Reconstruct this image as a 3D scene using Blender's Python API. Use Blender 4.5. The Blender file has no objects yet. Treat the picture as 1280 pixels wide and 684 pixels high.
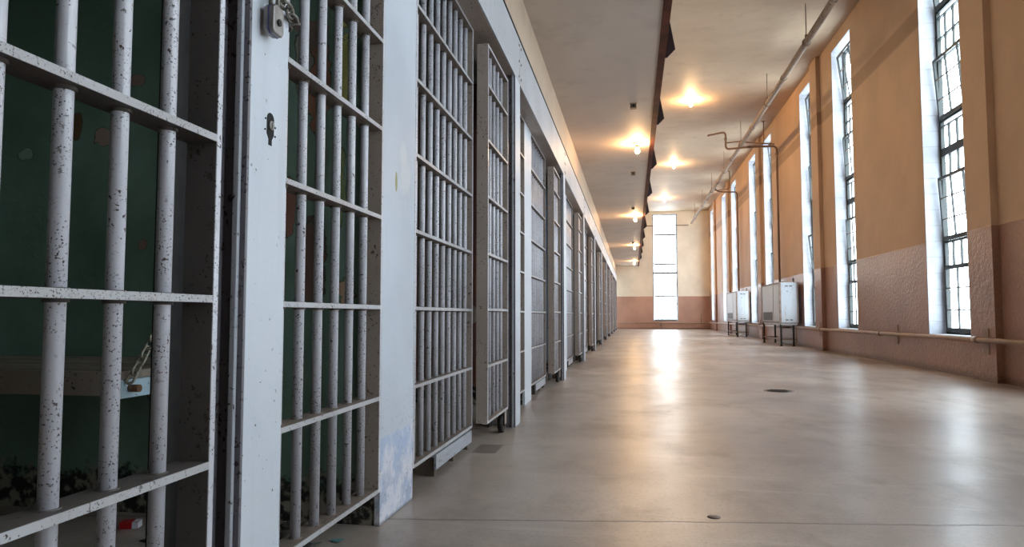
import bpy, bmesh, math, random
from mathutils import Vector, Matrix
random.seed(7)
sc = bpy.context.scene
COL = sc.collection

# ------------------------------------------------------------------ mesh builder
class MB:
    def __init__(s):
        s.bm = bmesh.new(); s.smooth = False
    def box(s, x0, x1, y0, y1, z0, z1, mi=0):
        v = [s.bm.verts.new((x, y, z)) for x in (x0, x1) for y in (y0, y1) for z in (z0, z1)]
        for q in ((0, 1, 3, 2), (4, 6, 7, 5), (0, 4, 5, 1), (2, 3, 7, 6), (0, 2, 6, 4), (1, 5, 7, 3)):
            f = s.bm.faces.new([v[i] for i in q]); f.material_index = mi
        return s
    def cyl(s, p0, p1, r, n=16, r1=None, cap=True, mi=0):
        p0 = Vector(p0); p1 = Vector(p1); d = (p1 - p0).normalized()
        a = d.orthogonal().normalized(); b = d.cross(a)
        r1 = r if r1 is None else r1
        A = []; B = []
        for i in range(n):
            t = 2 * math.pi * i / n; o = a * math.cos(t) + b * math.sin(t)
            A.append(s.bm.verts.new(p0 + o * r)); B.append(s.bm.verts.new(p1 + o * r1))
        for i in range(n):
            j = (i + 1) % n
            f = s.bm.faces.new((A[i], A[j], B[j], B[i])); f.smooth = True; f.material_index = mi
        if cap:
            s.bm.faces.new(A[::-1]).material_index = mi; s.bm.faces.new(B).material_index = mi
        return s
    def tube(s, pts, r, n=12, closed=False, mi=0):
        pts = [Vector(p) for p in pts]; m = len(pts); rings = []
        prev = None
        for i, p in enumerate(pts):
            if closed: d = pts[(i + 1) % m] - pts[i - 1]
            else: d = pts[min(i + 1, m - 1)] - pts[max(i - 1, 0)]
            d.normalize()
            if prev is None: a = d.orthogonal().normalized()
            else: a = (prev - d * prev.dot(d)).normalized()
            prev = a; b = d.cross(a)
            rings.append([s.bm.verts.new(p + (a * math.cos(2 * math.pi * k / n) + b * math.sin(2 * math.pi * k / n)) * r) for k in range(n)])
        for i in range(m if closed else m - 1):
            R0, R1 = rings[i], rings[(i + 1) % m]
            off = 0
            if closed and i == m - 1:
                off = min(range(n), key=lambda o: (R0[0].co - R1[o].co).length)
            for k in range(n):
                f = s.bm.faces.new((R0[k], R0[(k + 1) % n], R1[(k + 1 + off) % n], R1[(k + off) % n])); f.smooth = True; f.material_index = mi
        if not closed:
            s.bm.faces.new(rings[0][::-1]).material_index = mi; s.bm.faces.new(rings[-1]).material_index = mi
        return s
    def lathe(s, prof, n=20, c=(0, 0, 0), mi=0):
        c = Vector(c); rings = []
        for r, z in prof:
            rings.append([s.bm.verts.new(c + Vector((r * math.cos(2 * math.pi * k / n), r * math.sin(2 * math.pi * k / n), z))) for k in range(n)])
        for A, B in zip(rings, rings[1:]):
            for k in range(n):
                f = s.bm.faces.new((A[k], A[(k + 1) % n], B[(k + 1) % n], B[k])); f.smooth = True; f.material_index = mi
        s.bm.faces.new(rings[0][::-1]).material_index = mi; s.bm.faces.new(rings[-1]).material_index = mi
        return s
    def prism(s, pts, thick, axis='y', at=0.0, mi=0):
        """pts 2-D outline; extruded along the axis by thick from at"""
        def P(a, b, t):
            return {'y': (a, t, b), 'x': (t, a, b), 'z': (a, b, t)}[axis]
        A = [s.bm.verts.new(P(a, b, at)) for a, b in pts]; B = [s.bm.verts.new(P(a, b, at + thick)) for a, b in pts]
        n = len(pts)
        s.bm.faces.new(A).material_index = mi; s.bm.faces.new(B[::-1]).material_index = mi
        for i in range(n):
            s.bm.faces.new((A[i], B[i], B[(i + 1) % n], A[(i + 1) % n])).material_index = mi
        return s
    def xf(s, M):
        s.bm.transform(M); return s
    def mesh(s, name, mats, bevel=0.0):
        bmesh.ops.recalc_face_normals(s.bm, faces=s.bm.faces[:])
        if bevel:
            es = [e for e in s.bm.edges if len(e.link_faces) == 2 and e.calc_face_angle(0) > 0.6]
            bmesh.ops.bevel(s.bm, geom=es, offset=bevel, segments=2, affect='EDGES', profile=0.5)
        me = bpy.data.meshes.new(name); s.bm.to_mesh(me); s.bm.free()
        for m in (mats if isinstance(mats, (list, tuple)) else [mats]): me.materials.append(m)
        return me

def link(name, data, parent=None, loc=(0, 0, 0), rot=(0, 0, 0)):
    o = bpy.data.objects.new(name, data); COL.objects.link(o)
    o.location = loc; o.rotation_euler = rot
    if parent is not None: o.parent = parent
    return o
def obj(name, mb, mats, parent=None, loc=(0, 0, 0), rot=(0, 0, 0), bevel=0.0):
    return link(name, mb.mesh(name, mats, bevel), parent, loc, rot)
def tag(o, label, cat, group=None):
    o['label'] = label; o['category'] = cat
    if group: o['group'] = group
    return o
def thing(name, label, cat, loc=(0, 0, 0), group=None, rot=(0, 0, 0)):
    return tag(link(name, None, None, loc, rot), label, cat, group)
def struct(o):
    o['kind'] = 'structure'; return o
ORD = ['first', 'second', 'third', 'fourth', 'fifth', 'sixth', 'seventh', 'eighth', 'ninth', 'tenth', 'eleventh', 'twelfth', 'thirteenth']

# ------------------------------------------------------------------ materials
def C(h):
    """sRGB hex -> linear"""
    out = []
    for i in (0, 2, 4):
        v = int(h[i:i + 2], 16) / 255
        out.append(v / 12.92 if v <= 0.04045 else ((v + 0.055) / 1.055) ** 2.4)
    return (*out, 1)
class Mat:
    def __init__(s, name, rough=0.5, metal=0.0, spec=0.5):
        s.m = bpy.data.materials.new(name); s.m.use_nodes = True
        s.t = s.m.node_tree; s.b = s.t.nodes['Principled BSDF']
        s.b.inputs['Roughness'].default_value = rough; s.b.inputs['Metallic'].default_value = metal
        s.b.inputs['Specular IOR Level'].default_value = spec
        s._pos = None
    def n(s, typ, **kw):
        d = s.t.nodes.new(typ)
        for k, v in kw.items(): setattr(d, k, v)
        return d
    def l(s, a, b): s.t.links.new(a, b)
    def put(s, sock, v):
        if hasattr(v, 'links') or isinstance(v, bpy.types.NodeSocket): s.l(v, sock)
        else: sock.default_value = v
    @property
    def pos(s):
        if s._pos is None: s._pos = s.n('ShaderNodeNewGeometry').outputs['Position']
        return s._pos
    def sep(s, v=None):
        d = s.n('ShaderNodeSeparateXYZ'); s.l(v or s.pos, d.inputs[0]); return d.outputs
    def scaled(s, sx, sy, sz):
        d = s.n('ShaderNodeMapping'); d.inputs['Scale'].default_value = (sx, sy, sz); s.l(s.pos, d.inputs['Vector']); return d.outputs[0]
    def noise(s, scale, detail=4, rough=0.55, vec=None, dist=0.0):
        d = s.n('ShaderNodeTexNoise'); s.l(vec or s.pos, d.inputs['Vector'])
        d.inputs['Scale'].default_value = scale; d.inputs['Detail'].default_value = detail
        d.inputs['Roughness'].default_value = rough; d.inputs['Distortion'].default_value = dist
        return d.outputs['Fac']
    def ramp(s, fac, a, b, lo=0.0, hi=1.0):
        d = s.n('ShaderNodeMapRange'); d.interpolation_type = 'SMOOTHSTEP'
        s.l(fac, d.inputs['Value'])
        for k, v in (('From Min', a), ('From Max', b), ('To Min', lo), ('To Max', hi)): d.inputs[k].default_value = v
        return d.outputs['Result']
    def math(s, op, a, b=0.0):
        d = s.n('ShaderNodeMath', operation=op); s.put(d.inputs[0], a); s.put(d.inputs[1], b); return d.outputs[0]
    def mix(s, fac, a, b, mode='MIX'):
        d = s.n('ShaderNodeMix', data_type='RGBA', blend_type=mode)
        s.put(d.inputs['Factor'], fac); s.put(d.inputs['A'], a); s.put(d.inputs['B'], b); return d.outputs['Result']
    def color(s, c): s.put(s.b.inputs['Base Color'], c)
    def bump(s, h, strength=0.3, dist=0.01):
        d = s.n('ShaderNodeBump'); d.inputs['Strength'].default_value = strength; d.inputs['Distance'].default_value = dist
        s.l(h, d.inputs['Height']); s.l(d.outputs[0], s.b.inputs['Normal'])
    def blob(s, u, w, cu, cw, ru, rw, warp, soft=0.25):
        """mask 0..1 of a ragged ellipse in two position coordinates"""
        a = s.math('DIVIDE', s.math('SUBTRACT', u, cu), ru); b = s.math('DIVIDE', s.math('SUBTRACT', w, cw), rw)
        d = s.math('ADD', s.math('MULTIPLY', a, a), s.math('MULTIPLY', b, b))
        d = s.math('ADD', d, s.math('MULTIPLY', s.math('SUBTRACT', warp, 0.5), 4.5))
        return s.ramp(d, 1.0 + soft, 1.0 - soft)

def plain(name, h, rough=0.5, metal=0.0, var=0.12, scale=8, spec=0.5):
    M = Mat(name, rough, metal, spec); c = C(h)
    d = tuple(x * (1 - 2 * var) for x in c[:3]) + (1,)
    M.color(M.mix(M.ramp(M.noise(scale), 0.35, 0.65), d, c)); return M.m

def steel(name, h, rust='3a2a22', dirt='6b6864', amount=0.60, speck=70, rough=0.42, spots=0.63, streak=True, spec=0.5):
    """painted prison steel: uneven paint, chips of dark rust"""
    M = Mat(name, rough, 0.0, spec); c = C(h)
    big = M.ramp(M.noise(2.3, 5), 0.3, 0.75)
    col = M.mix(M.math('MULTIPLY', big, 0.35), c, C(dirt))
    if streak:
        st = M.ramp(M.noise(6, 4, 0.6, M.scaled(3, 3, .25)), 0.52, 0.75)
        col = M.mix(M.math('MULTIPLY', st, 0.25), col, C(dirt))
    zone = M.ramp(M.noise(5, 3), 0.40, 0.62)
    chip = M.math('MULTIPLY', M.ramp(M.noise(speck, 3, 0.6), spots + 0.03, spots + 0.045), M.math('ADD', M.math('MULTIPLY', zone, 0.8), 0.2))
    fine = M.math('MULTIPLY', M.ramp(M.noise(speck * 2.6, 2, 0.6), spots + 0.01, spots + 0.03), M.ramp(M.noise(9, 3), 0.42, 0.58))
    chip = M.math('MAXIMUM', chip, fine)
    col = M.mix(M.math('MINIMUM', M.math('MULTIPLY', chip, amount + 0.4), 1.0), col, C(rust))
    M.color(col); M.bump(M.math('SUBTRACT', M.noise(40, 3), M.math('MULTIPLY', chip, 0.6)), 0.18, 0.004)
    return M.m

M_BAR = steel('bar_paint', 'd2d1d9', amount=0.75, speck=95, spots=0.60, rough=0.29, spec=0.8)
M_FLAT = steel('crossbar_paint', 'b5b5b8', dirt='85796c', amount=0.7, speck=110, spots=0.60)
M_STILESHADE = steel('shaded_stile_paint', '5f5855', dirt='423a37', amount=0.6, speck=45, spots=0.62, rough=0.5)  # stile paint darkened, shade on the first door put into the colour
M_GRIMESHADE = steel('grimy_shaded_crossbar_face', '80736a', rust='3a2e28', dirt='5c5049', amount=0.6, speck=60, spots=0.6, rough=0.55)  # brown grime, with the shade of the undersides painted in
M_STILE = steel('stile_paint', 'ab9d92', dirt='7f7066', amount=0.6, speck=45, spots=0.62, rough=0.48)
M_POST = steel('post_paint', 'cdd2da', dirt='adb3be', amount=0.45, speck=26, spots=0.68, rough=0.45)
M_POSTEDGE = steel('post_edge_paint', '6d6a70', rust='2a1a1a', dirt='4a4448', amount=0.7, speck=40, spots=0.6)
M_BEAM = steel('beam_paint', 'b2b3b8', dirt='8f8c8c', amount=0.5, speck=30, spots=0.66, rough=0.5)
M_PIER = steel('pier_paint', 'cdd2da', dirt='b9bec6', amount=0.35, speck=30, spots=0.70, rough=0.5)
M_TRACK = steel('track_paint', 'a9acb4', dirt='8b8986', amount=0.6, speck=40, spots=0.62)
M_DARK = plain('dark_iron', '2b2624', 0.6, 0.3, 0.2, 30)
M_BLACK = plain('black_recess', '0b0a0a', 0.8)
M_MAROON = plain('gallery_edge_paint', '5a2c1e', 0.7, 0, 0.25, 5, 0.2)
M_FIN = plain('bracket_paint', '331a1c', 0.6, 0, 0.2, 6)
M_BRASS = plain('padlock_steel', '8f8a86', 0.38, 0.7, 0.15, 40)
M_CHAIN = plain('chain_steel', '8b857c', 0.45, 0.6, 0.25, 60)
M_CHAIN2 = plain('bunk_chain_steel', 'a39c8a', 0.5, 0.3, 0.25, 60)
M_PIPE = steel('rail_pipe_paint', '9a7f6c', rust='4a3026', dirt='75594a', amount=0.5, speck=40, rough=0.4)
M_LAG = steel('lagged_pipe_paint', '94806e', rust='5a4638', dirt='7c6f62', amount=0.55, speck=18, spots=0.56, rough=0.65)
M_RISER = steel('riser_paint', '8d7464', rust='3c281e', dirt='64503f', amount=0.5, speck=30)
M_WINIRON = plain('window_iron', '2a302e', 0.5, 0.0, 0.15, 20)
M_ENDIRON = plain('end_window_iron', '6c6d6b', 0.5, 0.0, 0.1, 20)
M_RED = plain('red_card', 'a5161d', 0.4)
M_WHITE = plain('white_card', 'c8ccd4', 0.5)
M_LAMPBASE = plain('lamp_porcelain', 'b9a68c', 0.4)
M_JBOX = plain('junction_box_metal', '6a5c50', 0.55, 0.3)
M_DRAIN = plain('drain_iron', '85766c', 0.5, 0.3, 0.2, 50)

def heater_paint():
    M = Mat('heater_enamel', 0.38)
    st = M.ramp(M.noise(9, 5, 0.65, M.scaled(2, 2, 0.3)), 0.5, 0.72)
    z = M.sep()[2]
    low = M.ramp(z, 0.85, 0.50)
    f = M.math('MULTIPLY', st, 0.45)
    c = M.mix(f, C('b2b7bd'), C('84725f'))
    c = M.mix(M.math('MULTIPLY', low, 0.18), c, C('8a7a68'))
    chip = M.ramp(M.noise(30, 3), 0.66, 0.69)
    M.color(M.mix(M.math('MULTIPLY', chip, 0.6), c, C('5a3a28'))); return M.m
M_HEAT = heater_paint()
M_HTRIM = plain('heater_trim', '8d7768', 0.5, 0, 0.2, 12)
M_GRILLE = plain('heater_grille', '5b5652', 0.5, 0.2)

def emit(name, col, k):
    M = Mat(name); M.b.inputs['Base Color'].default_value = (1, 1, 1, 1)
    M.b.inputs['Emission Color'].default_value = col; M.b.inputs['Emission Strength'].default_value = k; return M.m
M_BULB = emit('lit_bulb', (1.0, 0.60, 0.27, 1), 1700)
M_BULBLOW = emit('lit_gallery_bulb', (1.0, 0.60, 0.27, 1), 700)

def glass():
    m = bpy.data.materials.new('window_glass'); m.use_nodes = True; t = m.node_tree; t.nodes.clear()
    o = t.nodes.new('ShaderNodeOutputMaterial'); mx = t.nodes.new('ShaderNodeMixShader')
    tr = t.nodes.new('ShaderNodeBsdfTransparent'); tr.inputs[0].default_value = (.93, .96, .97, 1)
    g = t.nodes.new('ShaderNodeBsdfGlossy'); g.inputs['Roughness'].default_value = 0.08
    mx.inputs[0].default_value = 0.06
    t.links.new(tr.outputs[0], mx.inputs[1]); t.links.new(g.outputs[0], mx.inputs[2]); t.links.new(mx.outputs[0], o.inputs[0])
    return m
M_GLASS = glass()

def floor_mat():
    M = Mat('concrete_floor', 0.34, 0, 0.5)
    x, y, z = M.sep()
    n1 = M.noise(0.55, 6, 0.6, dist=0.4); n2 = M.noise(2.6, 6, 0.65, M.scaled(1, .6, 1)); n3 = M.noise(26, 4, 0.7)
    c = M.mix(M.ramp(n1, 0.33, 0.68), C('968980'), C('c9bbaf'))
    c = M.mix(M.math('MULTIPLY', M.ramp(n2, 0.46, 0.72), 0.6), c, C('83756a'))
    c = M.mix(M.math('MULTIPLY', M.ramp(n3, 0.55, 0.75), 0.28), c, C('726659'))
    # pale worn streaks running across
    st = M.ramp(M.noise(3.2, 5, 0.6, M.scaled(.35, 2.2, 1)), 0.55, 0.72)
    c = M.mix(M.math('MULTIPLY', st, 0.34), c, C('d0c5ba'))
    grain = M.noise(75, 3, 0.7)
    c = M.mix(M.math('MULTIPLY', M.ramp(grain, 0.5, 0.68), 0.3), c, C('6f645b'))
    brown = M.ramp(M.noise(0.9, 4, 0.5, M.scaled(.6, 1.3, 1)), 0.5, 0.68)
    c = M.mix(M.math('MULTIPLY', brown, 0.3), c, C('8a7666'))
    # dirtier by the cells
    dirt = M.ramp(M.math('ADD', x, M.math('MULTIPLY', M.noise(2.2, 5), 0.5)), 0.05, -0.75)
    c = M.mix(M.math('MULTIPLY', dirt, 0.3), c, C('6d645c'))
    w = M.noise(9, 4)
    patch = M.blob(x, y, -0.62, 3.53, 0.22, 0.24, w, 0.3)
    c = M.mix(M.math('MULTIPLY', patch, 0.5), c, C('b3aaa2'))
    pa = M.math('MULTIPLY', M.ramp(M.math('ABSOLUTE', M.math('SUBTRACT', x, -0.735)), 0.066, 0.055), M.ramp(M.math('ABSOLUTE', M.math('SUBTRACT', y, 3.52)), 0.125, 0.11))
    c = M.mix(M.math('MULTIPLY', pa, 0.65), c, C('5f5048'))
    # construction joint
    j = M.math('SUBTRACT', M.math('SUBTRACT', y, 2.372), M.math('ADD', M.math('MULTIPLY', x, 0.136), M.math('MULTIPLY', M.math('SUBTRACT', M.noise(14, 3), 0.5), 0.02)))
    jm = M.ramp(M.math('ABSOLUTE', j), 0.012, 0.002)
    c = M.mix(M.math('MULTIPLY', jm, 0.55), c, C('4c423b'))
    # hairline cracks
    v = M.n('ShaderNodeTexVoronoi', feature='DISTANCE_TO_EDGE', voronoi_dimensions='2D'); wv = M.n('ShaderNodeVectorMath', operation='MULTIPLY_ADD'); wv.inputs[1].default_value = (.3, .3, 0)
    nz = M.n('ShaderNodeTexNoise'); nz.inputs['Scale'].default_value = 1.6; nz.inputs['Detail'].default_value = 2; M.l(M.pos, nz.inputs['Vector'])
    M.l(nz.outputs['Color'], wv.inputs[0]); M.l(M.pos, wv.inputs[2]); M.l(wv.outputs[0], v.inputs['Vector']); v.inputs['Scale'].default_value = 0.42
    ck = M.math('MULTIPLY', M.ramp(v.outputs['Distance'], 0.003, 0.0005), M.ramp(n1, 0.5, 0.62))
    c = M.mix(M.math('MULTIPLY', ck, 0.5), c, C('4a4038'))
    M.color(c)
    M.l(M.ramp(M.math('ADD', M.math('MULTIPLY', n1, 0.5), M.math('MULTIPLY', n2, 0.5)), 0.3, 0.7, 0.28, 0.43), M.b.inputs['Roughness'])
    h = M.math('ADD', M.math('MULTIPLY', n2, 0.6), M.math('ADD', M.math('MULTIPLY', st, 0.25), M.math('MULTIPLY', n3, 0.3)))
    h = M.math('SUBTRACT', h, M.math('MULTIPLY', M.math('ADD', jm, ck), 0.6))
    M.bump(h, 0.2, 0.012); return M.m
M_FLOOR = floor_mat()

def wall_mat(name, up, low, dado_z=1.585, band=True, gloss=0.30):
    M = Mat(name, 0.6); x, y, z = M.sep()
    n = M.noise(1.3, 6, 0.6); n2 = M.noise(0.5, 3, 0.5, M.scaled(1, 1, .35)); fine = M.noise(34, 3, 0.6)
    u = M.mix(M.ramp(n, 0.3, 0.7), C(up), tuple(v * 0.86 for v in C(up)[:3]) + (1,))
    u = M.mix(M.math('MULTIPLY', M.ramp(n2, 0.45, 0.7), 0.25), u, C('8f6f55'))
    if band:
        b = M.math('MULTIPLY', M.ramp(M.math('ABSOLUTE', M.math('SUBTRACT', z, 4.50)), 0.15, 0.10), 0.55)
        u = M.mix(b, u, C('806048'))
    lo = M.mix(M.ramp(n, 0.3, 0.7), C(low), tuple(v * 0.8 for v in C(low)[:3]) + (1,))
    lo = M.mix(M.math('MULTIPLY', M.ramp(fine, 0.58, 0.66), 0.35), lo, C('c09c8c'))
    kick = M.math('MULTIPLY', M.ramp(M.math('ADD', z, M.math('MULTIPLY', fine, 0.12)), 0.16, 0.08), 0.6)
    lo = M.mix(kick, lo, C('463128'))
    d = M.ramp(z, dado_z + 0.006, dado_z - 0.006)
    M.color(M.mix(d, u, lo))
    M.l(M.ramp(z, dado_z - 0.01, dado_z + 0.01, gloss, 0.62), M.b.inputs['Roughness'])
    M.bump(M.math('MULTIPLY', M.math('ADD', M.noise(22, 4, 0.6), M.math('MULTIPLY', fine, 0.5)), M.math('ADD', M.math('MULTIPLY', d, 0.85), 0.15)), 0.55, 0.014)
    return M.m
M_WALLR = wall_mat('side_wall_paint', 'd3b191', 'a87f6b')
M_WALLE = wall_mat('end_wall_paint', 'f0e5d3', 'bd9482', band=False, gloss=0.5)

def ceil_mat(name, a, b, rough=0.6):
    M = Mat(name, rough); n = M.noise(0.45, 5, 0.55); n2 = M.noise(3.5, 5)
    c = M.mix(M.ramp(n, 0.3, 0.7), C(a), C(b))
    c = M.mix(M.math('MULTIPLY', M.ramp(n2, 0.5, 0.72), 0.18), c, C('7d6f66'))
    M.color(c); M.bump(n2, 0.06, 0.01); return M.m
M_CEIL = ceil_mat('ceiling_paint', 'c9b49a', 'b29b82')
M_GALL = ceil_mat('gallery_underside_paint', 'cfc1b4', 'bcada2', 0.65)
M_PLASTER = ceil_mat('plaster_paint', 'd0bda6', 'bfaa94')

def reveal_mat():
    M = Mat('whitewashed_brick', 0.6); z = M.sep()[2]
    fr = M.math('FRACT', M.math('MULTIPLY', z, 5.0)); ln = M.ramp(M.math('ABSOLUTE', M.math('SUBTRACT', fr, 0.5)), 0.44, 0.49)
    c = M.mix(M.ramp(M.noise(3, 4), 0.35, 0.65), C('c3c7ce'), C('b0b4bd'))
    M.color(M.mix(M.math('MULTIPLY', ln, 0.4), c, C('98908e'))); M.bump(M.math('SUBTRACT', M.noise(20, 3), ln), 0.2, 0.006); return M.m
M_REVEAL = reveal_mat()

def cell_wall(name, base, dark, blobs=(), under='7a6a60'):
    M = Mat(name, 0.5); x, y, z = M.sep()
    c = M.mix(M.ramp(M.noise(1.4, 5), 0.35, 0.65), C(base), C(dark))
    pl = M.ramp(M.noise(2.6, 4, 0.5, dist=0.6), 0.665, 0.675)
    c = M.mix(pl, c, C(under))
    w = M.noise(11, 4, 0.6)
    for (bx, bz, rx, rz, col) in blobs:
        c = M.mix(M.blob(x, z, bx, bz, rx * 1.12, rz * 1.06, w, 0.1), c, C('4a4a40'))
        c = M.mix(M.blob(x, z, bx, bz, rx, rz, w, 0.06), c, C(col))
    g = M.noise(16, 5, 0.7)
    base_band = M.ramp(M.math('ADD', z, M.math('MULTIPLY', M.math('SUBTRACT', g, 0.5), 0.25)), 0.16, 0.12)
    rub = M.mix(M.ramp(M.noise(24, 4), 0.45, 0.6), C('16130f'), C('8b8478'))
    M.color(M.mix(base_band, c, rub)); M.bump(M.math('ADD', M.math('MULTIPLY', pl, -0.5), g), 0.3, 0.01); return M.m
GREEN = cell_wall('green_cell_paint', '7c9485', '5f7667', (
    (-1.87, 1.315, .045, .035, 'a98d83'), (-1.985, 1.36, .022, .045, '6e5238'), (-1.74, 1.52, .025, .022, '8c7268'),
    (-2.19, 1.27, .03, .022, '86a08c'), (-1.70, .93, .02, .02, '8c7268'), (-1.60, .42, .05, .05, '8a7864'),
    (-1.05, 1.48, .040, .17, '9a6f5a'), (-.955, 1.52, .028, .15, 'a09a5a'), (-1.105, 1.55, .03, .10, '8d8a80'),
    (-1.145, 1.05, .020, .11, '96695a'), (-1.06, .85, .045, .14, '7c6258'), (-.965, 1.12, .02, .12, '7f8a5c'), (-.94, .75, .03, .05, 'b8977c')))
BROWN = cell_wall('brown_cell_paint', '7a4e40', '5d3c33', (), '9a8a80')
BLUE = cell_wall('blue_cell_paint', '93a0ad', '7c8a98', (), '8a7a70')
GREYC = cell_wall('grey_cell_paint', '7d8580', '5f6a66')
M_CELLCEIL = plain('cell_ceiling_paint', '8a8a84', 0.7)
M_BACK = cell_wall('back_cell_paint', '556f63', '46604f')

def pier_front():
    M = Mat('scuffed_pier_paint', 0.5); x, y, z = M.sep()
    c = M.mix(M.ramp(M.noise(1.5, 5), 0.3, 0.75), C('c6ccd6'), C('b3b9c3'))
    w = M.noise(12, 4, 0.65)
    edge = M.ramp(M.math('ADD', z, M.math('MULTIPLY', M.math('SUBTRACT', w, 0.5), 0.03)), 0.285, 0.275)
    low = M.mix(M.ramp(M.noise(7, 6, 0.7, dist=0.3), 0.46, 0.60), C('d2d1d9'), C('a9b7d0'))
    low = M.mix(M.math('MULTIPLY', M.ramp(z, 0.24, 0.06), M.ramp(w, 0.46, 0.56)), low, C('a3adc0'))
    c = M.mix(edge, c, low)
    sp = M.ramp(M.noise(75, 3), 0.64, 0.67)
    c = M.mix(M.math('MULTIPLY', sp, M.math('MULTIPLY', M.ramp(z, 0.6, 0.2), 0.6)), c, C('6a6460'))
    c = M.mix(M.blob(y, z, 2.306, 1.145, .010, .036, w, 0.2), c, C('8f8f54'))
    c = M.mix(M.math('MULTIPLY', M.blob(y, z, 2.40, 1.2, .06, .12, w, 0.5), 0.25), c, C('e2dcd0'))
    kick = M.ramp(M.math('ADD', z, M.math('MULTIPLY', w, 0.03)), 0.03, 0.015)
    c = M.mix(M.math('MULTIPLY', kick, 0.7), c, C('4a423c'))
    M.color(c); M.bump(w, 0.12, 0.006); return M.m
M_PIER0 = pier_front()

def board_mat():
    M = Mat('bunk_board', 0.6)
    c = M.mix(M.ramp(M.noise(5, 5, 0.6, M.scaled(.3, 3, 1)), 0.4, 0.65), C('84776a'), C('5f5148'))
    M.color(M.mix(M.ramp(M.noise(18, 4), 0.62, 0.66), c, C('2a211c'))); return M.m
M_BOARD = board_mat()
M_BUNKEND = steel('bunk_bracket_paint', 'a9bfc9', rust='5a4a40', dirt='8fa3ad', amount=0.5, speck=40)
M_BOLT = plain('bunk_bolt', '8a6448', 0.45, 0.5, 0.2, 40)
M_TEAL = plain('teal_paint_flake', '5d8f92', 0.5)
M_FLAKE = plain('grey_green_flake', '6f8474', 0.6)
M_RUBBLE = plain('rubble', '4b4540', 0.8, 0, 0.25, 20)

# ------------------------------------------------------------------ layout constants
XW = 3.64        # face of the window wall
XB = -0.81       # front of the bar panels
XF = -0.71       # front of posts and header beam
ZG = 3.07        # gallery underside
ZC = 5.73        # hall ceiling
YE = 34.5        # end wall
Y0 = -6.5        # behind the camera
PITCH = 3.07
P = [1.336 + PITCH * k for k in range(11)]
BT, BZ = 2.18, 2.47   # header beam

# ------------------------------------------------------------------ shell
struct(obj('floor', MB().box(-3.3, XW + .3, Y0, YE + .3, -.2, 0), M_FLOOR))
struct(obj('ceiling', MB().box(-.9, XW + .3, Y0, YE + .3, ZC, ZC + .15), M_CEIL))
# gallery deck over the cells
struct(obj('ceiling_gallery', MB().box(-.9, .255, Y0, YE, ZG, ZG + .14), M_GALL))
# plaster above the header beam, and the upper tier wall
struct(obj('wall_left', MB().box(-.9, -.80, Y0, YE, BZ + .012, ZC), M_PLASTER))
struct(obj('wall_cells_back', MB().box(-3.3, -3.2, Y0, YE, 0, 2.6), M_BACK))
struct(obj('ceiling_cells', MB().box(-3.3, -.9, Y0, YE, 2.5, 2.6), M_CELLCEIL))
struct(obj('wall_behind', MB().box(-3.3, XW + .3, Y0 - .1, Y0, 0, ZC), M_WALLE))
def partition(y0, y1, m):
    return struct(obj('wall_partition', MB().box(-3.2, -.83, y0, y1, 0, 2.5), m))
partition(P[0] + .85 - PITCH, P[0] + 1.175 - PITCH, GREYC)
for k in range(11):
    partition(P[k] + .85, P[k] + 1.175, [GREEN, BROWN, BLUE, GREYC, BLUE, BROWN, BLUE, GREYC, BLUE, BLUE, GREYC][k])

# window wall with real openings
ZS, ZH = 0.435, 5.50
PIL = [-5.05, 1.45, 7.95, 14.42, 20.75, 27.35, 31.75]
WINS = [(5.72, 6.82), (8.37, 9.47), (12.24, 13.35), (14.75, 15.85), (19.05, 20.15), (21.45, 22.6), (25.45, 26.6), (28.2, 29.35), (32.55, 33.6),
        (1.87, 2.97), (-.85, .25)]
mb = MB(); y = Y0
for a, b in sorted(WINS):
    mb.box(XW, XW + .25, y, a, 0, ZC); mb.box(XW, XW + .25, a, b, 0, ZS); mb.box(XW, XW + .25, a, b, ZH, ZC); y = b
mb.box(XW, XW + .25, y, YE, 0, ZC)
struct(obj('wall_right', mb, M_WALLR))
for i, p in enumerate(PIL):
    struct(obj('trim_%d' % (i + 1), MB().box(XW - .07, XW, p - .25, p + .25, 0, ZC), M_WALLR))
EW = (0.975, 2.165)
mb = MB()
mb.box(-.9, EW[0], YE, YE + .25, 0, ZC); mb.box(EW[1], XW + .25, YE, YE + .25, 0, ZC)
mb.box(EW[0], EW[1], YE, YE + .25, 0, .40); mb.box(EW[0], EW[1], YE, YE + .25, 5.60, ZC)
struct(obj('wall_end', mb, M_WALLE))

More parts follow.
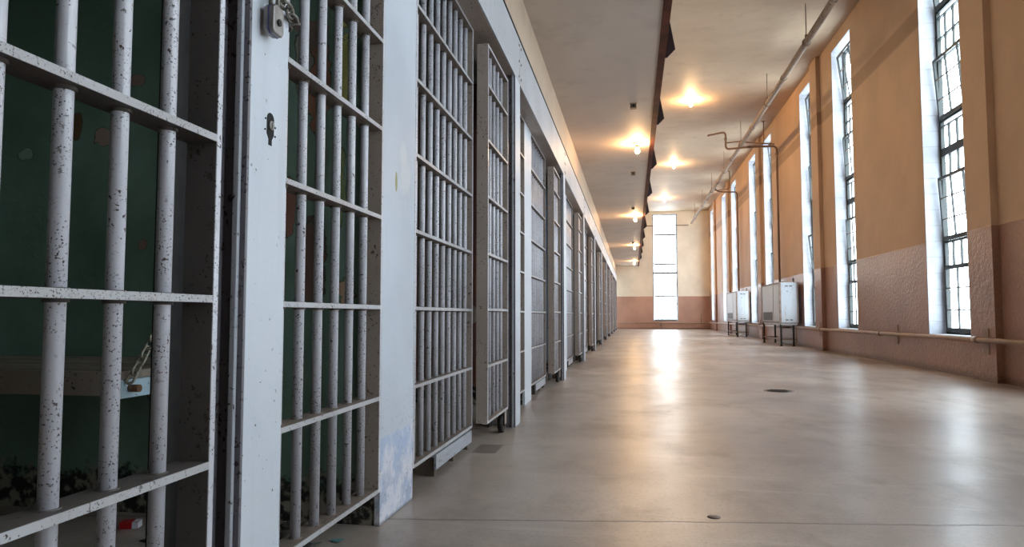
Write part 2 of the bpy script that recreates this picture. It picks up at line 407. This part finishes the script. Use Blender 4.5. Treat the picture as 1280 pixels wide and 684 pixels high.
# ------------------------------------------------------------------ windows
ROWS = [(1.29, 1.575), (2.405, 2.665), (2.755, 3.03), (3.90, 4.15), (4.165, 4.42), (5.40, 5.46)]
SASH = [(.475, 1.275), (1.60, 2.39), (3.11, 3.885), (4.52, 5.385)]
def window(n, w, loc, rot, z0, z1, iron, tilts, reveal_d=.22):
    """local x along the wall, y outwards, z up; z measured from the floor"""
    root = struct(link('window_%d' % n, None, None, loc, rot))
    h = w / 2; t = .012; s = (z1 - z0) / (ZH - ZS)
    zz = lambda v: z0 + (v - ZS) * s
    mb = MB()
    mb.box(-h, -h + t, -reveal_d, .02, z0, z1).box(h - t, h, -reveal_d, .02, z0, z1).box(-h + t, h - t, -reveal_d, .02, z1 - t, z1).box(-h + t, h - t, -reveal_d - .015, .02, z0, z0 + t)
    obj('reveal', mb, M_REVEAL, root)
    i = h - t; f = MB()
    f.box(-i, -i + .045, -.025, .02, z0 + t, z1 - t).box(i - .045, i, -.02, .02, z0 + t, z1 - t)
    f.box(-i + .045, i - .045, -.02, .02, z0 + t, z0 + t + .03).box(-i + .045, i - .045, -.02, .02, z1 - t - .035, z1 - t)
    for a, b in ((1.272, 1.292), (1.572, 1.60), (2.387, 2.407), (2.66, 2.757), (3.027, 3.045), (3.09, 3.115), (3.882, 3.902), (4.148, 4.167), (4.418, 4.436), (4.495, 4.525), (5.383, 5.403)):
        f.box(-i + .045, i - .045, -.02, .02, zz(a), zz(b))
    obj('frame', f, iron, root)
    mu = MB(); 
    for a, b in ROWS:
        for q in (-.6, -.2, .2, .6): mu.box(q * i - .011, q * i + .011, -.012, .012, zz(a), zz(b) if b < 5.4 else z1 - t - .035)
    obj('muntin', mu, iron, root)
    obj('pane', MB().box(-i + .03, i - .03, .004, .008, z0 + .03, z1 - .03), M_GLASS, root)
    for (a, b), tl in zip(SASH, tilts):
        a, b = zz(a), zz(b); H = b - a; j = i - .055; sb = MB()
        sb.box(-j, -j + .035, -.014, .014, 0, H).box(j - .035, j, -.012, .012, 0, H)
        sb.box(-j + .035, j - .035, -.014, .014, 0, .05).box(-j + .035, j - .035, -.014, .014, H - .035, H)
        for q in (-j / 3, j / 3): sb.box(q - .010, q + .010, -.010, .010, .05, H - .035)
        so = obj('sash', sb, iron, root, (0, -.033, a), (math.radians(tl), 0, 0))
        g = MB()
        for q in (1 / 3, 2 / 3): g.box(-j + .035, j - .035, -.006, .006, H * q - .007, H * q + .007)
        obj('glazing_bar', g, M_JBOX if iron is M_WINIRON else M_ENDIRON, so)
    return root
TILT = [(0, 3, 4, 7), (0, 3, 4, 7), (0, 2, 3, 7), (0, 6, 3, 5), (0, 3, 3, 5), (0, 3, 3, 4), (0, 3, 3, 5), (0, 2, 3, 3), (0, 0, 0, 0), (0, 3, 4, 6), (0, 0, 3, 5), (0, 0, 0, 0)]
for n, (a, b) in enumerate(WINS):
    window(n + 1, b - a, (XW + .22, (a + b) / 2, 0), (0, 0, -math.pi / 2), ZS, ZH, M_WINIRON, TILT[n])
window(len(WINS) + 1, EW[1] - EW[0], ((EW[0] + EW[1]) / 2, YE + .20, 0), (0, 0, 0), .40, 5.60, M_ENDIRON, (0, 0, 0, 0), .20)

# ------------------------------------------------------------------ barred fronts
R_BAR = .0127
_bar = {}
def bar_mesh(L):
    key = round(L, 3)
    if key not in _bar: _bar[key] = MB().cyl((0, 0, 0), (0, 0, L), R_BAR, 16).mesh('bar', M_BAR)
    return _bar[key]
_flat = {}
def flat_mesh(L, depth, bars, t=.013, dark=False):
    key = (round(L, 3), depth, len(bars), dark)
    if key not in _flat:
        # worn bright front edge, grimy broad faces darkened to paint in underside shade
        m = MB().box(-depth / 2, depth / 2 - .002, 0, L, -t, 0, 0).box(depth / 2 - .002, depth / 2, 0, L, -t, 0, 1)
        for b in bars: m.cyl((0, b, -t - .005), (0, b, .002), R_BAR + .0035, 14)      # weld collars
        _flat[key] = m.mesh('crossbar', [M_STILESHADE if dark else M_GRIMESHADE, M_FLAT])
    return _flat[key]
_stile = {}
def stile_mesh(L, depth, t=.014, dark=False):
    key = (round(L, 3), depth, dark)
    if key not in _stile:
        # the front edge is painted like the bars, the broad faces are browner
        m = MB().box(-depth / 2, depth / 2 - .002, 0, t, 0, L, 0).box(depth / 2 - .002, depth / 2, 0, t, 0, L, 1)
        _stile[key] = m.mesh('stile', [M_STILESHADE if dark else M_STILE, M_BAR])  # dark copy carries the painted shade
    return _stile[key]
ZF = [.122, .417, .712, 1.007, 1.302, 1.597, 1.892, 2.178]
def grate(root, width, bars, levels, z0, z1, depth=.06, stiles=(True, True), dark=False):
    """bars along +y from the root, front of the frame at x = +depth/2"""
    for q, y in zip(stiles, (0, width - .014)):
        if q: link('stile', stile_mesh(z1 - z0, depth, .014, dark), root, (0, y, z0))
    for z in levels:
        link('crossbar', flat_mesh(width - .028, depth, [b - .014 for b in bars], .013, dark), root, (0, .014, z))
    for b in bars:
        link('bar', bar_mesh(levels[-1] - levels[0] + .03), root, (0, b, levels[0] - .025))
def frac(y0, first, step, n): return [first - y0 + step * i for i in range(n)]

RIVET = MB().cyl((-.001, 0, 0), (.006, 0, 0), .010, 10, .006).mesh('rivet', M_STILE)
for k in range(11):
    p = P[k]; o = ORD[k]
    # sliding door
    a, b = (p - .781, p - .2) if k == 0 else (p - .916, p - .325)
    if k == 0: lab = 'big grey barred sliding cell door in front of the dark green cell with the bunk'
    elif k == 1: lab = 'barred sliding cell door with a broad brown stile, just beyond the eight-bar panel'
    else: lab = 'grey barred sliding cell door, %s along the row counted from the one before the bunk cell' % o
    d = thing('cell_door', lab, 'cell door', (-.76, a, 0), 'sliding doors of the cell row')
    bars = [(b - a) - (1.135 - yy) for yy in (1.027, .918, .812, .705, .598)][::-1]
    if k: bars = [x + .012 for x in bars]
    lv = [.142, .425, .715, 1.003, 1.30, 1.597, 1.89, 2.10]
    grate(d, b - a, bars, lv, .13, 2.10, dark=(k == 0))  # first door takes the paint with shade in its colour
    ry = b - a - .055
    rl = obj('roller', MB().cyl((-.014, ry, .05), (.014, ry, .05), .05, 20).cyl((-.022, ry, .05), (.022, ry, .05), .014, 12), M_DARK, d)
    obj('roller_fork', MB().box(-.026, -.020, ry - .02, ry + .02, .05, .131).box(.020, .026, ry - .02, ry + .02, .05, .131).box(-.026, .026, ry - .03, ry + .03, .120, .131), M_STILE, d)
    # post with the lock plate
    pw = .15 if k == 0 else .19
    if k == 0: lab = 'pale painted steel door post with a black keyhole and a padlock chained to it'
    elif k == 1: lab = 'pale steel door post between the brown-stiled door and the narrow grate beyond it'
    else: lab = 'pale steel door post, %s along the row counted from the padlocked one' % o
    t = thing('door_post', lab, 'post', (XF, p, 0), 'door posts of the cell row')
    obj('lock_plate', MB().box(-.010, 0, -pw + .008, 0, 0, BT), M_POST, t, bevel=.0015)
    obj('channel', MB().box(-.045, -.0, -pw, -pw + .008, 0, BT).box(-.053, -.045, -pw - .012, -pw + .03, 0, BT), M_POSTEDGE, t, bevel=.001)
    obj('back_plate', MB().box(-.165, -.155, -pw - .03, -.03, 0, BT), M_DARK, t)
    obj('edge_strip', MB().box(-.022, -.010, -pw - .010, -pw, 0, BT), M_TRACK, t, bevel=.002)
    if k == 0:
        kp = []
        for i in range(13):
            tt = math.pi * i / 12; kp.append((.0135 * math.cos(tt), .018 + .0135 * math.sin(tt)))
        kp += [(-.0135, -.012), (-.006, -.022), (-.006, -.034), (.006, -.034), (.006, -.022), (.0135, -.012)]
        kh = obj('keyhole', MB().prism(kp, .0016, 'x', -.0006), M_BLACK, t, (0, -.068, 1.052))
        obj('lock_barrel', MB().cyl((0, 0, 0), (.004, 0, 0), .009, 18).box(.004, .0055, -.0012, .0012, -.006, .006), M_BRASS, kh, (0, .001, .006))
        for dy, dz in ((-.019, .016), (-.020, -.006), (.019, .006), (.019, -.012)):
            obj('screw_hole', MB().cyl((-.001, dy, dz), (.0012, dy, dz), .0022, 8), M_BLACK, t, (0, -.068, 1.052))
    # narrow grate behind the post
    a2, b2 = p + .004, p + .842
    lab = ('narrow five-bar grate beside the padlocked post, peeling green wall behind' if k == 0 else
           'narrow barred grate mostly hidden behind the %s door post, counted from the padlocked one' % o)
    g = thing('narrow_grate', lab, 'grate', (XB - .03, a2, 0), 'narrow grates between post and pier')
    nb = frac(a2, b2 - .094 - 6 * .1055, .1055, 7)
    grate(g, b2 - a2, nb, ZF, .11, 2.178, .06)
    obj('foot', MB().box(-.025, .025, .002, .022, 0, .112), M_STILE, g)
    # pier
    lab = ('broad pale steel pier with blue scuffs near its foot and an olive paint scrape' if k == 0 else
           'pale steel pier, %s along the row counted from the blue-scuffed one' % o)
    q = thing('cell_pier', lab, 'pier', (XB, p + .843, 0), 'piers between the cells')
    obj('front_plate', MB().box(-.02, 0, 0, .339, 0, BT), M_PIER0 if k == 0 else M_PIER, q, bevel=.002)
    # wide grate of the next cell
    a3 = p + 1.184
    b3 = min(p + 2.156, YE - .02)
    lab = ('wide eight-bar grate between the blue-scuffed pier and the brown-stiled door' if k == 0 else
           'wide barred grate, %s along the row counted from the one after the blue-scuffed pier' % o)
    g = thing('wide_grate', lab, 'grate', (XB - .03, a3, 0), 'wide grates of the cell row')
    wb = [x for x in frac(a3, p + 1.264, .1035, 9) if x < b3 - a3 - .03]
    grate(g, b3 - a3, wb, ZF, .11, 2.178, .06)
    # bottom guide of the sliding door
    if True:
        lab = ('grey steel door guide at the foot of the eight-bar grate' if k == 0 else
               'grey steel door guide at the foot of the %s wide grate from the blue-scuffed pier' % o)
        gt = thing('door_guide', lab, 'guide rail', (-.82, p + 1.536, 0), 'floor guides of the sliding doors')
        obj('cover', MB().box(-.012, 0, .0, .65, .03, .092).box(-.06, -.012, .0, .65, .08, .092), M_TRACK, gt, bevel=.002)
        for yy in (.01, .32, .60): obj('foot', MB().box(-.05, -.012, yy, yy + .03, 0, .08), M_JBOX, gt)
    # header beam segment
    y0 = p - PITCH if k else Y0
    y1 = p - .004
    lab = ('riveted grey header beam over the eight-bar grate and the brown-stiled door' if k == 1 else
           'grey steel header beam ending at the padlocked post' if k == 0 else
           'grey steel header beam, %s along the row counted from the padlocked post' % o)
    hb = thing('header_beam', lab, 'beam', (XF, y1, BT), 'header beams over the cell fronts')
    L = y1 - y0 - .004
    obj('face', MB().box(-.012, 0, -L, 0, 0, BZ - BT), M_BEAM, hb, bevel=.0015)
    obj('soffit', MB().box(-.19, -.012, -L, 0, .0, .012).box(-.19, -.012, -L, 0, BZ - BT - .012, BZ - BT), M_STILE, hb)
    obj('top_angle', MB().box(-.09, .006, -L, 0, BZ - BT, BZ - BT + .008), M_DARK, hb)
    for yy in (-.035, -L + .035):
        for zz in (.045, .145, .25): link('rivet', RIVET, hb, (0, yy, zz))

# ------------------------------------------------------------------ padlock and chain on the first post
def chain_link(c, d, up, Ln=.026, W=.017, r=.0027):
    """oval ring centred at c, long axis d, lying in the plane of d and up"""
    c = Vector(c); d = Vector(d).normalized(); u = Vector(up); u = (u - d * u.dot(d)).normalized()
    pts = []
    h = Ln / 2 - W / 2
    for i in range(9):
        t = -math.pi / 2 + math.pi * i / 8; pts.append(c + d * (h + W / 2 * math.cos(t)) + u * (W / 2 * math.sin(t)))
    for i in range(9):
        t = math.pi / 2 + math.pi * i / 8; pts.append(c + d * (-h + W / 2 * math.cos(t)) + u * (W / 2 * math.sin(t)))
    return MB().tube(pts, r, 8, True)
def chain(root, path, m, Ln=.026, W=.017, r=.0027, ups=(Vector((1, 0, 0)), Vector((0, 1, .3)))):
    pts = [Vector(p) for p in path]; pitch = Ln - 2 * r - .001; acc = 0; i = 0; n = 0
    seg = 0; pos = pts[0].copy()
    total = sum((b - a).length for a, b in zip(pts, pts[1:]))
    s = 0
    while s < total:
        acc = 0
        for a, b in zip(pts, pts[1:]):
            L = (b - a).length
            if acc + L >= s:
                d = (b - a) / L; c = a + d * (s - acc); break
            acc += L
        obj('chain_link', chain_link(c, d, ups[n % 2], Ln, W, r), m, root)
        s += pitch; n += 1
pl = thing('padlock', 'steel padlock hanging by a chain on the pale post above the keyhole', 'padlock', (-.690, 1.238, 1.257))
hexa = [(-.021, .022), (-.012, .030), (.014, .030), (.021, .020), (.021, -.020), (.014, -.029), (-.014, -.029), (-.021, -.021)]
obj('body', MB().prism(hexa, .022, 'x', -.011), M_BRASS, pl, bevel=.003)
sh = []
for i in range(13):
    t = math.pi * i / 12; sh.append((0, .013 * math.cos(t), .048 + .013 * math.sin(t)))
obj('shackle', MB().tube([(0, .013, .026)] + sh + [(0, -.013, .026)], .0042, 10), M_CHAIN, pl)
obj('key_cover', MB().cyl((.011, 0, -.004), (.014, 0, -.004), .007, 14).cyl((.014, 0, -.004), (.0145, 0, -.004), .003, 10), M_DARK, pl)
obj('rim_line', MB().prism([(y * 1.02, z * 1.02) for y, z in hexa], .003, 'x', -.0015), plain('lock_rim_blue', '4a4a86', 0.4), pl)
ch = thing('padlock_chain', 'short steel chain looped through the padlock round the pale post', 'chain', (-.7, 1.252, 1.3))
chain(ch, [(.004, -.055, .09), (.010, -.010, .016), (.010, .005, .016), (.006, .06, .006), (-.004, .094, -.004), (-.05, .104, -.008)], M_CHAIN, .030, .020, .0035)

# ------------------------------------------------------------------ bunk in the first cell
bk = thing('prison_bunk', 'worn brown board bunk on the green cell wall behind the bars', 'bunk', (-1.28, 1.58, .5), None)
obj('board', MB().box(-1.6, -.012, .004, .585, .012, .036), M_BOARD, bk, bevel=.004)
obj('front_rail', MB().box(-1.6, -.012, -.004, .004, -.025, .036).box(-1.6, -.012, .004, .04, -.025, -.019), M_STILE, bk)
obj('end_bracket', MB().box(-.012, 0, -.004, .595, -.032, .014), M_BUNKEND, bk)
obj('bolt', MB().cyl((0, .035, -.008), (.028, .035, -.008), .010, 14), M_BOLT, bk)
bc = thing('bunk_chain', 'pale steel chain holding up the end of the bunk', 'chain', (-1.268, 1.60, .515))
chain(bc, [(.004, .0, .005), (.012, .10, .15), (-.03, .26, .33), (-.07, .575, .62)], M_CHAIN2, .034, .021, .0038)
tag(obj('cigarette_packet', MB().box(-.018, .018, -.028, .010, 0, .022, 0).box(-.018, .018, .010, .028, 0, .022, 1), [M_RED, M_WHITE], None, (-1.59, 2.03, .001), (0, 0, math.radians(-75)), .001),
    'crumpled red and white packet on the floor of the dark green cell', 'packet')
def flake(name, label, cat, loc, r, m, group=None, curl=.25, rot=0):
    mb = MB(); n = 9; rr = [r * random.uniform(.65, 1.15) for _ in range(n)]
    A = [mb.bm.verts.new((rr[i] * math.cos(6.283 * i / n), .7 * rr[i] * math.sin(6.283 * i / n), .002 + curl * abs(rr[i] * math.cos(6.283 * i / n)) * (.5 + .5 * math.cos(6.283 * i / n)))) for i in range(n)]
    B = [mb.bm.verts.new(v.co + Vector((0, 0, .0015))) for v in A]
    mb.bm.faces.new(A[::-1]); mb.bm.faces.new(B)
    for i in range(n): mb.bm.faces.new((A[i], A[(i + 1) % n], B[(i + 1) % n], B[i]))
    return tag(obj(name, mb, m, None, loc, (0, 0, rot)), label, cat, group)
flake('paint_flake', 'teal paint flake on the floor under the five-bar grate', 'paint flake', (-.882, 2.018, 0), .026, M_TEAL)
flake('paint_flake', 'dark curled flake beside the red and white packet in the green cell', 'paint flake', (-1.42, 1.93, 0), .05, M_DARK, None, .35, .6)
for i, (x, y, r) in enumerate(((-.93, 1.98, .016), (-.87, 1.93, .012), (-1.0, 2.06, .018))):
    flake('paint_flake', 'grey-green paint crumb on the floor under the five-bar grate', 'paint flake', (x, y, 0), r, M_FLAKE, 'paint crumbs under the five-bar grate', .3, i * 1.3)
def stone(name, label, loc, r, m, group):
    mb = MB(); bmesh.ops.create_icosphere(mb.bm, subdivisions=2, radius=r)
    for v in mb.bm.verts: v.co *= random.uniform(.75, 1.2)
    for v in mb.bm.verts: v.co.z = max(v.co.z * .7, -r * .35) + r * .35
    return tag(obj(name, mb, m, None, loc), label, 'rubble', group)
for i in range(9):
    stone('rubble_lump', 'dark lump of fallen plaster behind the foot of the five-bar grate', (-.93 - random.random() * .18, 1.86 + random.random() * .27, 0), random.uniform(.014, .032), M_RUBBLE, 'plaster lumps behind the five-bar grate')

# ------------------------------------------------------------------ gallery edge, brackets
struct(obj('trim_20', MB().box(.255, .32, Y0, YE, ZG - .012, ZG + .01).box(.255, .275, Y0, YE, ZG + .01, ZG + .16).box(.275, .32, Y0, YE, ZG + .145, ZG + .16).box(.302, .318, Y0, YE, ZG + .16, ZG + .56), M_MAROON))
for i, y in enumerate((6.47, 8.78, 11.46, 14.15, 16.8, 19.5, 22.2, 24.9, 27.6, 30.3)):
    tag(obj('gallery_bracket', MB().prism([(0, 0), (0, .54), (.012, .54), (.095, .075), (.02, .0)], .016, 'y', 0), M_FIN, None, (.318, y, ZG - .006)),
        'dark maroon steel bracket on the gallery edge, %s counted from the cell row\'s padlocked end' % ORD[i], 'bracket', 'brackets along the gallery edge')

# ------------------------------------------------------------------ lamps and boxes
def lamp(x, y, z, label, group, m):
    t = thing('ceiling_lamp', label, 'lamp', (x, y, z), group)
    obj('base', MB().lathe([(.075, 0), (.075, -.008), (.055, -.022), (.035, -.030)], 24), M_LAMPBASE, t)
    obj('socket', MB().lathe([(.024, -.028), (.024, -.055), (.019, -.062)], 18), M_JBOX, t)
    obj('bulb', MB().lathe([(.014, -.058), (.018, -.075), (.030, -.098), (.033, -.115), (.027, -.135), (.012, -.147)], 20), m, t)
for i, y in enumerate((9.71, 16.86, 24.06, 31.2)):
    lamp(.085, y, ZG, 'bare lit bulb on the gallery underside, %s in view counting towards the end wall' % ORD[i], 'bulbs under the gallery', M_BULBLOW)
for i, y in enumerate((16.6, 23.6, 30.5)):
    lamp(1.40, y, ZC, 'bare lit bulb on the high hall ceiling, %s' % ('first in view counting towards the end wall', 'second in view counting towards the end wall', 'third in view, close to the end wall')[i], 'bulbs on the hall ceiling', M_BULB)
for i, y in enumerate((7.88, 11.69, 15.55, 23.1)):
    t = thing('ceiling_junction_box', 'small dark box on the gallery underside, %s counting towards the end wall' % ORD[i], 'junction box', (.03, y, ZG), 'boxes under the gallery')
    obj('body', MB().box(-.035, .035, -.035, .035, -.055, -.004), M_JBOX, t, bevel=.004)
    obj('cover_plate', MB().box(-.045, .045, -.045, .045, -.006, 0), M_LAMPBASE, t)
    obj('knockout', MB().cyl((0, -.036, -.03), (0, -.0345, -.03), .014, 12), M_BLACK, t)

# ------------------------------------------------------------------ pipes
def smooth_path(pts, rad=.12, n=6):
    pts = [Vector(p) for p in pts]; out = [pts[0]]
    for a, b, c in zip(pts, pts[1:], pts[2:]):
        d0 = (a - b); d1 = (c - b); r = min(rad, d0.length / 2.2, d1.length / 2.2)
        s, e = b + d0.normalized() * r, b + d1.normalized() * r
        for i in range(n + 1):
            t = i / n; out.append(s * (1 - t) ** 2 + b * 2 * t * (1 - t) + e * t * t)
    out.append(pts[-1]); return out
op = thing('overhead_pipe', 'long lagged pipe hung under the hall ceiling along the windows', 'pipe', (2.815, 0, 5.09))
obj('pipe', MB().tube([(0, Y0 + .02, 0), (0, YE - .35, 0)], .052, 16), M_LAG, op)
for y in (4.9, 8.3, 11.68, 15.0, 18.6, 22.0, 25.4, 28.8, 32.2):
    hg = obj('hanger', MB().cyl((0, y, .06), (0, y, ZC - 5.09), .007, 8).tube([(.062 * math.cos(t * .5236), y, .062 * math.sin(t * .5236)) for t in range(12)], .009, 8, True).box(-.02, .02, y - .012, y + .012, .055, .13), M_RISER, op)
for y in (10.1, 13.4, 16.9, 20.3, 23.7, 27.1): obj('coupling', MB().cyl((0, y - .03, 0), (0, y + .03, 0), .062, 16), M_LAG, op)
fa = thing('cross_pipe', 'thin pipe crossing under the ceiling against the end wall', 'pipe', (.5, YE - .12, 5.02))
obj('pipe', MB().tube([(-.6, 0, 0), (2.2, 0, 0)], .022, 10), M_RISER, fa)
for bx in (0, 1.5): obj('bracket', MB().box(bx - .02, bx + .02, .02, .12, -.03, .03), M_RISER, fa)
r1 = thing('heater_pipe', 'bent pipe from the ceiling down the wall to the big heater', 'pipe', (3.565, 17.95, 0))
obj('pipe', MB().tube(smooth_path([(-1.55, 1.0, 5.46), (-1.10, .9, 5.52), (-1.10, .9, 5.05), (-.75, .55, 4.995), (-.40, .3, 4.95), (0, 0, 4.87), (0, 0, 1.45)], .11), .026, 12), M_RISER, r1)
for ua, ub in (((-.62, .46, 4.985), (-.55, .41, 4.975)), ((-1.10, .9, 5.30), (-1.10, .9, 5.36)), ((0, 0, 4.66), (0, 0, 4.72))): obj('union', MB().cyl(ua, ub, .036, 12), M_RISER, r1)
obj('upper_pipe', MB().tube(smooth_path([(-1.10, .9, 5.22), (-.80, .75, 5.21), (-.35, .55, 5.10), (.03, .4, 5.02)], .1), .018, 10), M_RISER, r1)
r2 = thing('heater_pipe', 'bent pipe from the lagged overhead pipe down to the smaller heater', 'pipe', (3.565, 24.62, 0))
obj('pipe', MB().tube(smooth_path([(-.70, .3, 5.09), (-.60, .28, 4.98), (-.35, .15, 4.93), (0, 0, 4.90), (0, 0, 1.47)], .12), .026, 12), M_RISER, r2)
obj('union', MB().cyl((0, 0, 4.66), (0, 0, 4.72), .036, 12), M_RISER, r2)
for i, (y, lab) in enumerate(((18.75, 'small ceiling pipe hook beside the lagged pipe above the big heater'), (25.2, 'small ceiling pipe hook beside the lagged pipe above the smaller heater'))):
    hk = tag(obj('pipe_hook', MB().tube(smooth_path([(.58, 0, ZC), (.58, 0, 5.12), (.05, 0, 5.07)], .06), .014, 10).cyl((.58, 0, ZC - .012), (.58, 0, ZC), .05, 14), M_RISER, None, (2.83, y, 0)), lab, 'pipe hook', 'hooks beside the overhead pipe')
rp = thing('wall_pipe', 'low brown pipe running along the window wall just under the sills', 'pipe', (3.515, 0, .425))
obj('pipe', MB().tube([(0, Y0 + .05, .0), (0, 8.0, 0), (0, 16, -.02), (0, YE - .6, -.10)], .027, 14), M_PIPE, rp)
for y in (7.98, 10.85, 14.1, 20.5, 26.9):
    zc = 0 if y < 9 else -.01
    obj('coupling', MB().cyl((0, y - .05, zc), (0, y + .05, zc), .034, 14), M_PIPE, rp)
for y, dx in ((7.88, .05), (14.3, .05), (10.55, .12), (20.7, .05), (27.2, .05), (31.7, .05)):
    zb = -.01
    obj('wall_strap', MB().box(dx - .004, dx + .008, y - .055, y + .055, -.14 + zb, .13 + zb).box(.02, dx, y - .012, y + .012, -.012 + zb, .012 + zb), M_PIPE, rp, bevel=.001)
ep = thing('end_wall_pipe', 'low pipe along the foot of the end wall beneath the tall window', 'pipe', (0, YE - .13, .30))
obj('pipe', MB().tube(smooth_path([(-.68, 0, 0), (3.40, 0, 0), (3.515, -.45, 0.02)], .1), .026, 12), M_PIPE, ep)
obj('valve', MB().cyl((1.33, 0, -.12), (1.33, 0, .03), .03, 12).cyl((1.33, -.03, -.1), (1.33, -.06, -.1), .06, 14).cyl((1.33, 0, -.28), (1.33, 0, -.10), .018, 10), M_RISER, ep)
obj('riser', MB().cyl((3.22, 0, 0), (3.22, 0, .45), .018, 10), M_RISER, ep)

# ------------------------------------------------------------------ heaters
def heater(label, y0, y1, x0, x1, z0, z1):
    t = thing('unit_heater', label, 'heater', ((x0 + x1) / 2, (y0 + y1) / 2, 0), 'wall heaters under the windows')
    w, L = (x1 - x0) / 2, (y1 - y0) / 2
    obj('cabinet', MB().box(-w, w, -L, L, z0, z1), M_HEAT, t, bevel=.012)
    obj('lower_pan', MB().box(-w + .02, w - .02, -L + .02, L - .1, z0 - .05, z0 + .002), M_HEAT, t, bevel=.004)
    tr = MB()
    for yy in (-L - .004, L - .03): tr.box(-w - .006, -w + .035, yy, yy + .034, z0 - .005, z1 + .004)
    tr.box(-w - .006, -w, -L + .03, L - .03, z1 - .03, z1 + .004).box(-w - .006, -w, -L + .03, L - .03, z0 - .005, z0 + .03)
    tr.box(-w - .004, -w, -L * .35, -L * .35 + .012, z0 + .03, z1 - .03)
    tr.box(w - .03, w + .004, -L - .004, -L + .002, z0 - .005, z1 + .004)
    obj('corner_trim', tr, M_HTRIM, t)
    g = MB().box(-w - .003, -w + .004, -L * .22, L * .82, z0 + .05, z0 + .24)
    for i in range(9): g.box(-w - .010, -w - .003, -L * .22, L * .82, z0 + .055 + i * .02, z0 + .065 + i * .02)
    obj('grille', g, M_GRILLE, t)
    for zz, nm in ((z1 - .085, 'upper'), (z0 + .065, 'lower')):
        h = MB().box(-.075, -.012, -L - .006, -L + .004, zz - .010, zz + .010).box(.012, .075, -L - .006, -L + .004, zz - .010, zz + .010)
        obj('latch', h, M_DARK, t, bevel=.002)
    obj('name_stud', MB().cyl((-.03, -L - .003, z1 - .2), (-.03, -L + .004, z1 - .2), .012, 10), M_DARK, t)
    for sx in (-1, 1):
        for sy in (-1, 1):
            x = sx * (w - .03) - (.07 if sx > 0 else 0); yy = sy * (L - .05)
            obj('leg', MB().box(x - .018, x + .018, yy - .018, yy + .018, 0, z0 - .005).box(x - .03, x + .03, yy - .03, yy + .03, 0, .010), M_DARK, t)
    st = MB()
    for sy in (-1, 1): st.box(-w + .03, w - .03, sy * (L - .05) - .012, sy * (L - .05) + .012, .135, .165)
    for sx in (-1, 1): st.box(sx * (w - .03) - .012, sx * (w - .03) + .012, -L + .06, L - .06, .135, .165)
    st.box(-w, w, -L, L, z0 - .012, z0 - .001)
    obj('stretcher', st, M_RISER, t)
    pp = MB().tube(smooth_path([(w - .06, -L - .03, .42), (w - .06, -L - .03, .06), (w - .06, L - .1, .06)], .05), .016, 10).tube([(-w + .1, -L * .5, z0), (-w + .1, -L * .5, .40), (w, -L * .5, .40)], .018, 10)
    obj('supply_pipe', pp, M_RISER, t)
    ft = MB().box(w - .09, w + .02, -L * .75, L * .6, z1, z1 + .012).box(w - .05, w - .02, -L * .75, -L * .75 + .03, z1, z1 + .10)
    for i in range(4): ft.cyl((-.05 + .06 * (i % 2), -L * .7 + i * L * .4, z1), (-.05 + .06 * (i % 2), -L * .7 + i * L * .4, z1 + .035), .02, 10)
    obj('top_fitting', ft, M_HTRIM, t)
heater('white enamel heater cabinet on legs under the windows, the one farther from the end wall', 16.04, 18.15, 3.17, 3.56, .51, 1.40)
heater('white enamel heater cabinet on legs under the windows, the one closer to the end wall', 22.5, 24.7, 3.17, 3.56, .51, 1.42)

# ------------------------------------------------------------------ floor fittings
dr = thing('floor_drain', 'round rusty drain cover set in the concrete floor', 'drain', (1.285, 6.61, 0))
obj('rim', MB().lathe([(.130, 0), (.130, .003), (.118, .004), (.112, .002)], 32), M_DRAIN, dr)
g = MB().lathe([(.105, .0), (.105, .004), (.02, .005)], 32)
for i in range(-3, 4): g.box(-.07, .07, i * .024 - .005, i * .024 + .005, .0042, .0062)
obj('grate', g, M_DARK, dr)
tag(obj('floor_plug', MB().lathe([(.022, 0), (.021, .003), (.004, .0035)], 20), M_DRAIN, None, (.262, 2.47, 0)), 'small round metal plug in the floor close to the joint', 'floor plug')

# ------------------------------------------------------------------ light
w = bpy.data.worlds.new('World'); sc.world = w; w.use_nodes = True
bg = w.node_tree.nodes['Background']; bg.inputs[0].default_value = (.84, .925, 1.0, 1); bg.inputs[1].default_value = 12.0
def portal(loc, rot, sx, sy):
    d = bpy.data.lights.new('window_portal', 'AREA'); d.shape = 'RECTANGLE'; d.size = sx; d.size_y = sy; d.cycles.is_portal = True
    o = bpy.data.objects.new('window_portal', d); COL.objects.link(o); o.location = loc; o.rotation_euler = rot
for a, b in WINS: portal((XW + .255, (a + b) / 2, (ZS + ZH) / 2), (math.pi / 2, 0, math.pi / 2), b - a, ZH - ZS)
portal(((EW[0] + EW[1]) / 2, YE + .255, 3.0), (-math.pi / 2, 0, 0), EW[1] - EW[0], 5.2)

# ------------------------------------------------------------------ camera
cam = bpy.data.cameras.new('Camera'); cam.sensor_fit = 'HORIZONTAL'; cam.sensor_width = 36; cam.lens = 870 / 1280 * 36
cam.clip_start = .05; cam.clip_end = 200
co = bpy.data.objects.new('Camera', cam); COL.objects.link(co)
co.location = (0, 0, .68); co.rotation_euler = (math.radians(90 + 3.421), 0, math.radians(9.829)); sc.camera = co

vs = sc.view_settings
sc.display_settings.display_device = 'sRGB'
vs.view_transform = 'Standard'; vs.look = 'None'; vs.gamma = 1; vs.use_curve_mapping = False; vs.exposure = 0.2
cy = sc.cycles
cy.use_denoising = True
try: cy.denoiser = 'OPENIMAGEDENOISE'
except Exception: pass
cy.max_bounces = 10; cy.diffuse_bounces = 6; cy.glossy_bounces = 4; cy.transparent_max_bounces = 12
cy.caustics_reflective = False; cy.caustics_refractive = False; cy.sample_clamp_indirect = 6
cy.use_light_tree = True
